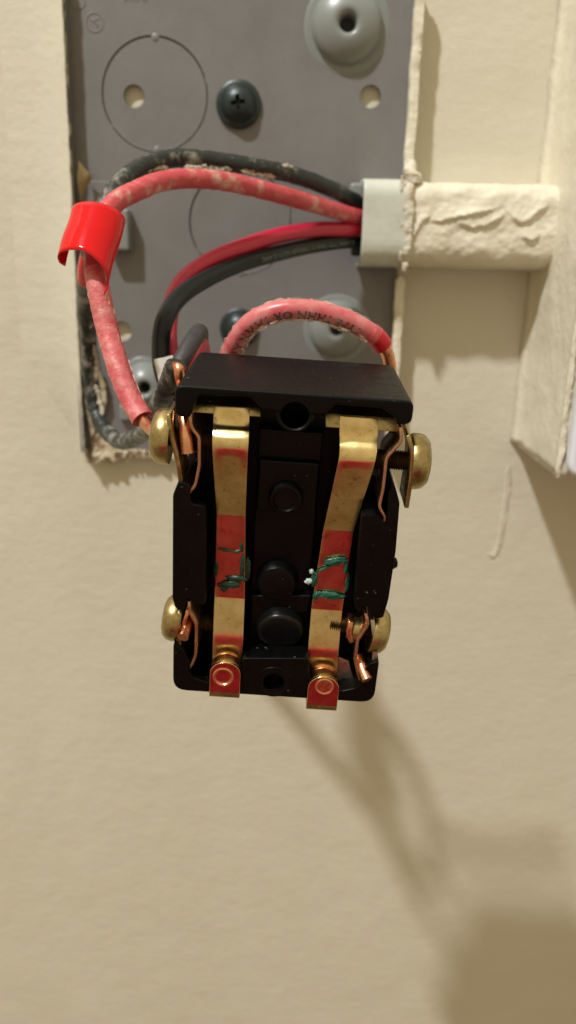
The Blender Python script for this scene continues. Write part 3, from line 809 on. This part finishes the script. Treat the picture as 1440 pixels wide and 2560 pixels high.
# screw-hole collar hanging under the cap
bm = bm_lathe([(2.35, 0.05), (2.6, 0.25), (2.9, 0.2), (3.1, -0.2), (3.1, -13), (2.35, -13)], (sc_.x, sc_.y, -0.6), (0, 0, 1), 40)
link('hole_collar', bm, 'plastic', topcap, 40)
lathe('hole_floor', [(0, -12), (2.35, -12)], (sc_.x, sc_.y, 0), (0, 0, 1), 'hole_shade', topcap, 24)
# side rails
def rail(pts, name='side_rail', r=None):
    poly = rounded([uv(x, y, 0) for x, y in pts], r or 0.5, 3)
    bm = bm_prism(poly, DEP+3, -0.4); bev(bm, 0.5, 2, 50)
    return wn(link(name, bm, 'plastic', sw, 50))
rl = rail([(431, 1240), (446, 1205), (470, 1212), (478, 1262), (513, 1270), (513, 1515), (488, 1518), (478, 1500), (464, 1502), (456, 1530), (438, 1526), (430, 1500)])
rr = rail([(985, 1212), (1000, 1258), (990, 1380), (972, 1500), (958, 1548), (934, 1548), (922, 1520), (905, 1520), (900, 1535), (886, 1520), (905, 1290), (945, 1290), (968, 1318), (972, 1240)])
q = S(985, 1414, -1)
bm = bm_lathe([(0, -0.9), (0.8, -0.7), (1.15, 0), (0.8, 0.8), (0, 1.0)], (q.x-0.2, q.y, -2.0), (1, 0.2, 0), 12)
link('moulding_nub', bm, 'plastic', rr)
# bottom cap
bc = [(-19, S(440, 1612, 0).y), (-16.9, S(470, 1640, 0).y+0.6), (-16.0, S(476, 1668, 0).y), (-15.6, -H+3.2), (-12.6, -H+2.2), (-8.5, -H+1.6), (-6.4, -H+4.6), (-6.2, S(600, 1650, 0).y), (6.0, S(760, 1650, 0).y), (6.4, -H+4.8),
      (8.5, -H+1.6), (12.6, -H+2.2), (15.6, -H+3.2), (16.2, S(930, 1690, 0).y), (17.2, S(930, 1665, 0).y), (19, S(930, 1655, 0).y), (19, -H), (-19, -H)]
bc = rounded(bc, [0.8, 0.6, 0.6, 1, 0.6, 1, 1, 0.8, 0.8, 1, 1, 0.6, 1, 0.6, 0.6, 0.8, 2.6, 2.6], 5)
bm = bm_prism(bc, DEP, -0.6); bev(bm, 0.35, 2, 50)
botcap = link('bottom_cap', bm, 'plastic', sw, 50)
hb = S(684, 1702, -1)
for o_ in (botcap, housing):
    d_ = (S(684, 1702, -1)-S(684, 1690, -DEP*-1 if False else DEP)).normalized()
    cut_local(o_, bm_lathe([(0, 4), (1.95, 4), (1.95, -28), (0, -28)], (hb.x, hb.y, 0), (0, 0.115, 1), 36))
bm = bm_lathe([(2.0, -0.2), (2.5, 0.12), (3.3, 0.1), (3.6, -0.3), (3.6, -3)], (hb.x, hb.y, -0.65), (0, 0, 1), 40)
link('hole_collar', bm, 'plastic', botcap, 40)
for o_ in (housing, topcap, botcap): wn(o_)
# centre floor, posts and the rocker end
cf = [uv(628, 1068, -6.5), uv(835, 1085, -6.5), uv(800, 1640, -6.5), uv(612, 1630, -6.5)]
box('centre_floor', -5.6, 5.4, S(700, 1628, -7).y, S(700, 1075, -7).y, -11.5, -7.0, 'plastic', sw, 0.3)
box('centre_step', -5.3, 5.2, S(700, 1280, -6).y, S(700, 1150, -6).y, -9, -5.6, 'plastic', sw, 0.4)
q = S(714, 1250, -4.2)
lathe('post', [(3.0, -4), (3.0, -0.5), (2.75, 0.0), (2.2, 0.05), (2.0, -0.3), (0, -0.35)], (q.x, q.y, -4.2), (0, 0, 1), 'plastic', sw, 36, 40)
q = S(692, 1462, -4.4)
lathe('post', [(3.9, -4), (3.8, -0.9), (3.3, -0.2), (2.4, 0.0), (0, 0.1)], (q.x, q.y, -4.4), (0, 0, 1), 'plastic', sw, 36, 40)
q0, q1 = S(635, 1566, -5), S(770, 1566, -5)
st_ = [uv(626, 1566, -5), uv(664, 1566, -5), uv(690, 1538, -5), uv(770, 1532, -5), uv(778, 1490, -5), uv(628, 1490, -5)]
prism('step_block', st_, -9, -5.2, 'plastic', sw, b=0.3)
q = S(700, 1600, -3)
lathe('rocker_end', [(0, -3), (4.3, -3), (4.6, -0.7), (4.4, -0.25), (4.0, 0.0), (3.2, 0.0), (0, -0.25)], (q.x-0.1, q.y+0.9, -3.8), (0, -0.30, 0.95), 'dusty', sw, 48, 60)

# ---- brass strips
def fillet(pts, r=0.9, seg=6):
    """pts: tuples (y, n, xl, xr) px profile -> list with rounded bends, all components blended"""
    out = [Vector(pts[0])]
    for i in range(1, len(pts)-1):
        a, p, b = (Vector(pts[k]) for k in (i-1, i, i+1))
        def yn(v): return Vector((v[0], v[1]))
        la = (yn(a)-yn(p)).length; lb = (yn(b)-yn(p)).length
        rr_ = r if not isinstance(r, (list, tuple)) else r[i]
        ta = min(rr_/max(la, 1e-6), 0.48); tb = min(rr_/max(lb, 1e-6), 0.48)
        A = p.lerp(a, ta); B = p.lerp(b, tb)
        for k in range(seg+1):
            t = k/seg; out.append(A*(1-t)**2+p*(2*t*(1-t))+B*t*t)
    out.append(Vector(pts[-1]))
    return out
def strip(name, prof, material, parent, r, thick=0.55, crown=None):
    """prof rows: (py, n, px_left, px_right); turned to (v, n, ul, ur)"""
    rows = []
    for py, n, xl, xr in prof:
        ql, qr = S(xl, py, n), S(xr, py, n)
        rows.append(((ql.y+qr.y)/2, n, ql.x, qr.x))
    vb = rows[min(3, len(rows)-1)][0]-1.5
    rows = fillet([Vector(r_) for r_ in rows], r)
    bm = bmesh.new(); R = []
    for v, n, ul, ur in rows:
        cr = 0.0 if crown is None else crown*max(0.0, min(1.0, (v-vb)/1.5))
        R.append([bm.verts.new(((ul+(ur-ul)*k/6)*MM, v*MM, (n-cr*((k-3)/3)**2)*MM)) for k in range(7)])
    for a, b in zip(R, R[1:]):
        for k in range(6): bm.faces.new((a[k], a[k+1], b[k+1], b[k]))
    bmesh.ops.recalc_face_normals(bm, faces=bm.faces[:])
    uvl = bm.loops.layers.uv.new('UVMap')
    pos = {}
    for i, r_ in enumerate(R):
        for k, v_ in enumerate(r_): pos[v_] = (k/6, i/len(R))
    for f in bm.faces:
        for lp in f.loops: lp[uvl].uv = pos[lp.vert]
    o = link(name, bm, material, parent, 60)
    if sum(p.normal.z for p in o.data.polygons) < 0: o.data.flip_normals()
    sm = o.modifiers.new('thick', 'SOLIDIFY'); sm.thickness = thick*MM; sm.offset = -1; sm.use_even_offset = True
    bv = o.modifiers.new('edge', 'BEVEL'); bv.width = 0.08*MM; bv.segments = 2; bv.limit_method = 'ANGLE'; bv.angle_limit = math.radians(60)
    return o
left_prof = [(1016, -3.9, 534, 624), (1056, -3.1, 532, 624), (1102, -0.55, 530, 622), (1124, -0.25, 530, 620), (1289, -3.5, 541, 614), (1494, -3.85, 536, 612), (1600, -2.35, 532, 608), (1690, -2.6, 529, 603)]
right_prof = [(1043, -4.0, 848, 946), (1086, -3.2, 848, 946), (1134, -0.85, 849, 942), (1156, -0.55, 846, 938), (1327, -3.8, 808, 884), (1524, -4.15, 778, 856), (1635, -2.55, 769, 846), (1706, -2.9, 765, 842)]
stripL = strip('brass_strip', left_prof, 'brass', sw, [0, 1.0, 1.3, 1.5, 0.25, 0.2, 1.5, 0], crown=0.2)
stripR = strip('brass_strip', right_prof, 'brass', sw, [0, 1.0, 1.3, 1.5, 0.25, 0.2, 1.5, 0], crown=0.08)
# cross-bars of the T under the top cap
# front faces of the right T: a little brass apron
ap = strip('apron', [(1039, -4.5, 812, 1003), (1074, -3.7, 814, 1004)], 'brass_old', stripR, [0, 0], 0.5)
ap2 = strip('apron', [(1013, -4.4, 474, 652), (1036, -3.75, 474, 652)], 'brass_old', stripL, [0, 0], 0.5)
# ---- edge-on terminal sheets
def sheet(name, pts, n0, n1, th, material, parent, nref=-1.0):
    P = [Vector(uv(x, y, nref)).to_2d() for x, y in pts]
    # smooth the bends
    out = [P[0]]
    for a, p, b in zip(P, P[1:], P[2:]):
        ra = min(0.7, (a-p).length*0.45); rb = min(0.7, (b-p).length*0.45)
        A = p+(a-p).normalized()*ra; B = p+(b-p).normalized()*rb
        for k in range(5):
            t = k/4; out.append(A*(1-t)**2+p*2*t*(1-t)+B*t*t)
    out.append(P[-1])
    Lf, Rt = [], []
    for i, p in enumerate(out):
        t = (out[min(i+1, len(out)-1)]-out[max(i-1, 0)]).normalized(); nn = Vector((-t.y, t.x))
        Lf.append(p+nn*th/2); Rt.append(p-nn*th/2)
    bm = bmesh.new(); R = []
    for l, r_ in zip(Lf, Rt):
        R.append([bm.verts.new((l.x*MM, l.y*MM, n1*MM)), bm.verts.new((r_.x*MM, r_.y*MM, n1*MM)), bm.verts.new((r_.x*MM, r_.y*MM, n0*MM)), bm.verts.new((l.x*MM, l.y*MM, n0*MM))])
    for a, b in zip(R, R[1:]):
        for k in range(4): bm.faces.new((a[k], a[(k+1) % 4], b[(k+1) % 4], b[k]))
    bm.faces.new(R[0]); bm.faces.new(R[-1])
    bmesh.ops.recalc_face_normals(bm, faces=bm.faces[:])
    bev(bm, 0.08, 1, 60)
    return link(name, bm, material, parent, 50)
cl1 = sheet('terminal_clamp', [(474, 1026), (477, 1068), (498, 1094), (498, 1165), (488, 1215), (471, 1234), (472, 1256)], -9.5, -1.0, 0.52, 'clamp', sw)
cl2 = sheet('terminal_clamp', [(1002, 1068), (1004, 1104), (966, 1146), (958, 1225), (948, 1268), (964, 1296), (959, 1310)], -9.5, -1.0, 0.52, 'clamp', sw)
cl3 = sheet('terminal_clamp', [(472, 1504), (474, 1532), (491, 1560), (489, 1640), (481, 1660), (467, 1678), (468, 1694), (500, 1700), (524, 1716)], -9.5, -1.0, 0.52, 'clamp', sw)
cl4 = sheet('terminal_clamp', [(914, 1534), (921, 1562), (894, 1602), (888, 1655), (896, 1690), (903, 1704), (893, 1722), (868, 1728), (846, 1742)], -9.5, -1.0, 0.52, 'clamp', sw)
sheet('contact_wing', [(598, 1716), (612, 1702), (624, 1698)], -8, -1.0, 0.5, 'clamp', sw)
sheet('contact_wing', [(770, 1748), (752, 1722), (742, 1700), (754, 1688)], -8, -1.2, 0.5, 'steel', sw)
# dull backing tongue seen beside the right contact
prism('contact_tongue', [uv(846, 1645, -4), uv(872, 1655, -4), uv(884, 1700, -4), uv(850, 1730, -4), uv(832, 1700, -4)], -5.0, -4.2, 'steel', sw, b=0.1)
prism('contact_tongue', [uv(494, 1694, -4), uv(530, 1676, -4), uv(540, 1720, -4), uv(516, 1710, -4)], -5.0, -4.2, 'brass_old', sw, b=0.1)

# ---- fixed contacts at the foot of each strip
def contact(xl, xr, yt, yb, cx, cy, parent, dark):
    nf = 0.6
    t0 = S(xl, yt, nf); t1 = S(xr, yb, nf); cxu = S((xl+xr)/2, yt, nf)
    w = (S(xr, (yt+yb)/2, nf).x-S(xl, (yt+yb)/2, nf).x)/2; mid = (S(xr, (yt+yb)/2, nf).x+S(xl, (yt+yb)/2, nf).x)/2
    poly = [(mid-w, t1.y), (mid-w, t0.y-w*0.9)]
    for k in range(1, 12):
        a = math.pi-math.pi*k/12; poly.append((mid+w*math.cos(a), t0.y-w*0.9+w*0.9*math.sin(a)))
    poly += [(mid+w, t0.y-w*0.9), (mid+w, t1.y)]
    bm = bm_prism(poly, nf-0.7, nf); bev(bm, 0.12, 2, 50)
    o = wn(link('fixed_contact', bm, 'brass_flat', parent, 50))
    # bent-back foot
    pr_ = rounded([(t1.y+0.15, nf), (t1.y-1.25, nf-0.25), (t1.y-1.35, nf-5.5), (t1.y-0.75, nf-5.5), (t1.y-0.7, nf-0.95), (t1.y+0.15, nf-0.7)], [0, 0.5, 0, 0, 0.3, 0], 4)
    prism('bent_foot', pr_, mid-w+0.02, mid+w-0.02, 'brass_old', o, 'yzx', 0.06)
    q = S(cx, cy, nf)
    lathe('rivet', [(1.95, -0.2), (1.95, 0.16), (1.8, 0.24), (1.62, 0.2), (1.5, 0.03), (1.0, -0.05), (0.45, -0.12), (0, -0.2)] if dark else
          [(1.75, -0.2), (1.72, 0.14), (1.55, 0.22), (1.42, 0.12), (1.3, 0.10), (0, 0.16)], (q.x, q.y, nf), (0, 0.02, 1), 'copper', o, 36, 40)
    bc_ = (mid, t0.y-w*0.9-0.1, nf)
    bt = lathe('contact_button', [(0, -2.7), (2.75, -2.7), (2.85, -2.9), (2.8, -3.3), (0, -3.3)], bc_, (0, 0, 1), 'copper', o, 36, 40)
    lathe('neck', [(2.0, -0.72), (2.0, -2.7)], bc_, (0, 0, 1), 'thread', bt, 28, 40)
    lathe('collar', [(2.5, -0.72), (2.72, -0.85), (2.72, -1.25), (2.0, -1.35)], bc_, (0, 0, 1), 'brass_old', bt, 36, 40)
    return o
contact(524, 601, 1654, 1736, 558, 1692, sw, True)
contact(769, 847, 1690, 1768, 811, 1716, sw, False)
# ---- terminal screws with their pressure plates
def tscrew(hx, hy, n, side, r, tilt, label, plate_pts, plate_n, thread_to, pm='brass_old', hl=3.4):
    q = S(hx, hy, n); ax_ = Vector((side, tilt, 0.0)).normalized()
    o = lathe('terminal_screw', [(r*0.97, 0), (r, 0.35), (r, hl*0.42), (r*0.95, hl*0.66), (r*0.80, hl*0.88), (r*0.55, hl*0.98), (0.45, hl*1.02), (0, hl*1.02)], q, ax_, 'brass_old', sw, 44, 40)
    if label: o['label'] = label
    lathe('head_underside', [(r*0.97, 0), (1.6, 0.0)], q, ax_, 'brass_old', o, 32)
    L = thread_to; tp_ = []
    k = 0.0
    while k < L:
        tp_ += [(1.75, -k), (1.45, -k-0.2)]; k += 0.4
    tp_.append((0, -L))
    lathe('thread', tp_, q, ax_, 'thread', o, 24, 60)
    sheet('pressure_plate', plate_pts, n-4.2, n+3.6, 0.75, pm, o, plate_n)
    return o
tscrew(429, 1092, -4.2, -1, 4.75, 0.05, 'tarnished brass screw at upper left', [(424, 1030), (429, 1078), (446, 1140), (456, 1205)], -2.0, 9)
tscrew(1023, 1152, -4.2, 1, 4.75, 0.0, 'tarnished brass screw at upper right', [(1018, 1082), (1030, 1128), (1027, 1180), (1014, 1262)], -2.0, 9)
tscrew(453, 1546, -5.0, -1, 4.4, 0.10, 'brass screw at lower left', [(450, 1528), (446, 1580), (450, 1625), (461, 1662)], -2.0, 8)
tscrew(926, 1572, -5.0, 1, 4.4, -0.12, 'dull screw at lower right', [(930, 1545), (937, 1600), (936, 1640), (930, 1686)], -2.0, 8, 'steel')
q = S(868, 1568, -4)
lathe('thread_tip', [(1.9, 0), (2.1, 0.25), (1.9, 0.5), (2.1, 0.75), (1.9, 1.0), (2.2, 1.1), (2.2, 2.2), (1.8, 2.6), (0, 2.7)], q, (1, -0.1, 0.1), 'brass_old', sw, 28, 40)
lathe('thread_tip', [(1.9, 0), (2.1, 0.25), (1.9, 0.5), (2.1, 0.75), (1.9, 1.0), (1.6, 1.4), (0, 1.5)], S(510, 1120, -5), (-1, 0, 0.0), 'thread', sw, 28, 40)

# ---- copper wire ends held in the terminals
def stub(pts, r, name='copper_stub', material='copper', rf=None):
    path = spline([S(*p) for p in pts], 0.25)
    bm = bm_tube(path, r, 18, ref=(1, 0, 0.3), rfun=rf); bev(bm, 0.12, 2, 60)
    return link(name, bm, material, sw, 50)
stub([(460, 1028, -5.5), (462, 1060, -3.6), (466, 1100, -2.4), (470, 1132, -2.0)], 1.12)
stub([(474, 1535, -5), (468, 1560, -3), (462, 1580, -1.4), (457, 1594, -0.2)], 1.02)
sheet('copper_strand', [(470, 1530), (458, 1565), (456, 1590)], -5, -1.6, 0.7, 'copper', sw)
stub([(896, 1640, -4), (903, 1662, -2.4), (911, 1684, -1.0), (918, 1700, 0.0)], 1.08, rf=lambda i, a, n: 1.08*(1+(0.10*noise.noise(Vector((math.cos(a)*3, math.sin(a)*3, 2))) if i > n-4 else 0)))
sheet('copper_strand', [(878, 1560), (872, 1590), (880, 1612)], -5, -1.6, 0.9, 'copper', sw)

# ---- green compound on the strips
def blob(px, py, n, a, b, h, seed, parent, material='grease', rot=0.0):
    q = S(px, py, n); bm = bmesh.new()
    bmesh.ops.create_icosphere(bm, subdivisions=4, radius=1.0)
    for v in bm.verts:
        d = v.co.normalized(); k = 1+0.34*noise.noise(d*1.8+Vector((seed, 0, 0)))+0.14*noise.noise(d*4.5+Vector((0, seed, 0)))
        x, y = d.x*a*k*1.15, d.y*b*k*1.2
        v.co = Vector((q.x+x*math.cos(rot)-y*math.sin(rot), q.y+x*math.sin(rot)+y*math.cos(rot), n+0.12+d.z*h*k*1.15))*MM
    return link('green_compound', bm, material, parent, 80)
blob(838, 1403, -3.6, 1.75, 0.62, 0.40, 1, stripR, rot=0.25)
blob(812, 1420, -3.7, 1.4, 0.24, 0.2, 2, stripR, rot=0.5)
blob(864, 1420, -3.8, 0.35, 1.0, 0.30, 3, stripR)
blob(826, 1488, -3.8, 2.1, 0.62, 0.36, 4, stripR, rot=-0.05)
blob(785, 1447, -4.1, 0.55, 1.3, 0.45, 5, stripR)
blob(790, 1488, -4.0, 0.5, 0.7, 0.35, 6, stripR)
blob(772, 1452, -3.9, 0.62, 0.42, 0.42, 7, stripR, 'palegrease', 0.3)
blob(779, 1428, -3.9, 0.35, 0.4, 0.32, 8, stripR, 'palegrease')
blob(868, 1455, -4.3, 0.35, 1.6, 0.3, 9, stripR)
blob(562, 1374, -3.6, 1.05, 0.22, 0.14, 11, stripL, 'darkgrease', rot=-0.15)
blob(595, 1378, -3.6, 0.8, 0.22, 0.15, 12, stripL, 'darkgrease', rot=0.3)
blob(604, 1368, -3.6, 0.28, 0.8, 0.16, 13, stripL, 'darkgrease')
blob(606, 1415, -3.7, 0.35, 2.0, 0.18, 14, stripL, 'darkgrease')
blob(590, 1446, -3.7, 1.6, 0.45, 0.22, 15, stripL, 'darkgrease', rot=-0.05)
blob(572, 1462, -3.6, 1.6, 0.62, 0.30, 16, stripL, 'darkgrease', rot=0.15)
blob(560, 1472, -3.6, 0.55, 0.45, 0.36, 17, stripL, 'darkgrease')
blob(541, 1420, -4.1, 0.42, 1.7, 0.35, 18, stripL, 'darkgrease')
blob(618, 1422, -4.6, 0.5, 1.9, 0.35, 19, stripL, 'darkgrease')

# ================================================================== what the brass mirrors: the shirt of whoever holds the camera
sh = empty('red_shirt', (10, -430, -455))
tag(sh, 'red cotton shirt front seen only as red reflection in the brass strips', 'shirt')
bm = bmesh.new(); rings = []
for i in range(41):
    z = 222*i/40; ring = []
    for k in range(64):
        a = 2*math.pi*k/64
        fold = 6*noise.noise(Vector((math.cos(a)*2.2, math.sin(a)*2.2, z*0.011)))+9*noise.noise(Vector((math.cos(a)*1.1+4, math.sin(a)*1.1, z*0.004)))
        sc = 1+0.05*math.sin(z/222*math.pi)-0.10*max(0, (z-190)/40)
        ring.append(bm.verts.new(((205+fold)*sc*math.cos(a)*MM, ((34+fold*0.6)*sc*math.sin(a)-30)*MM, z*MM)))
    rings.append(ring)
for a, b in zip(rings, rings[1:]):
    for k in range(64): bm.faces.new((a[k], a[(k+1) % 64], b[(k+1) % 64], b[k]))
bm.faces.new(rings[0]); bm.faces.new(rings[-1])
link('shirt_front', bm, 'shirt', sh, 60)
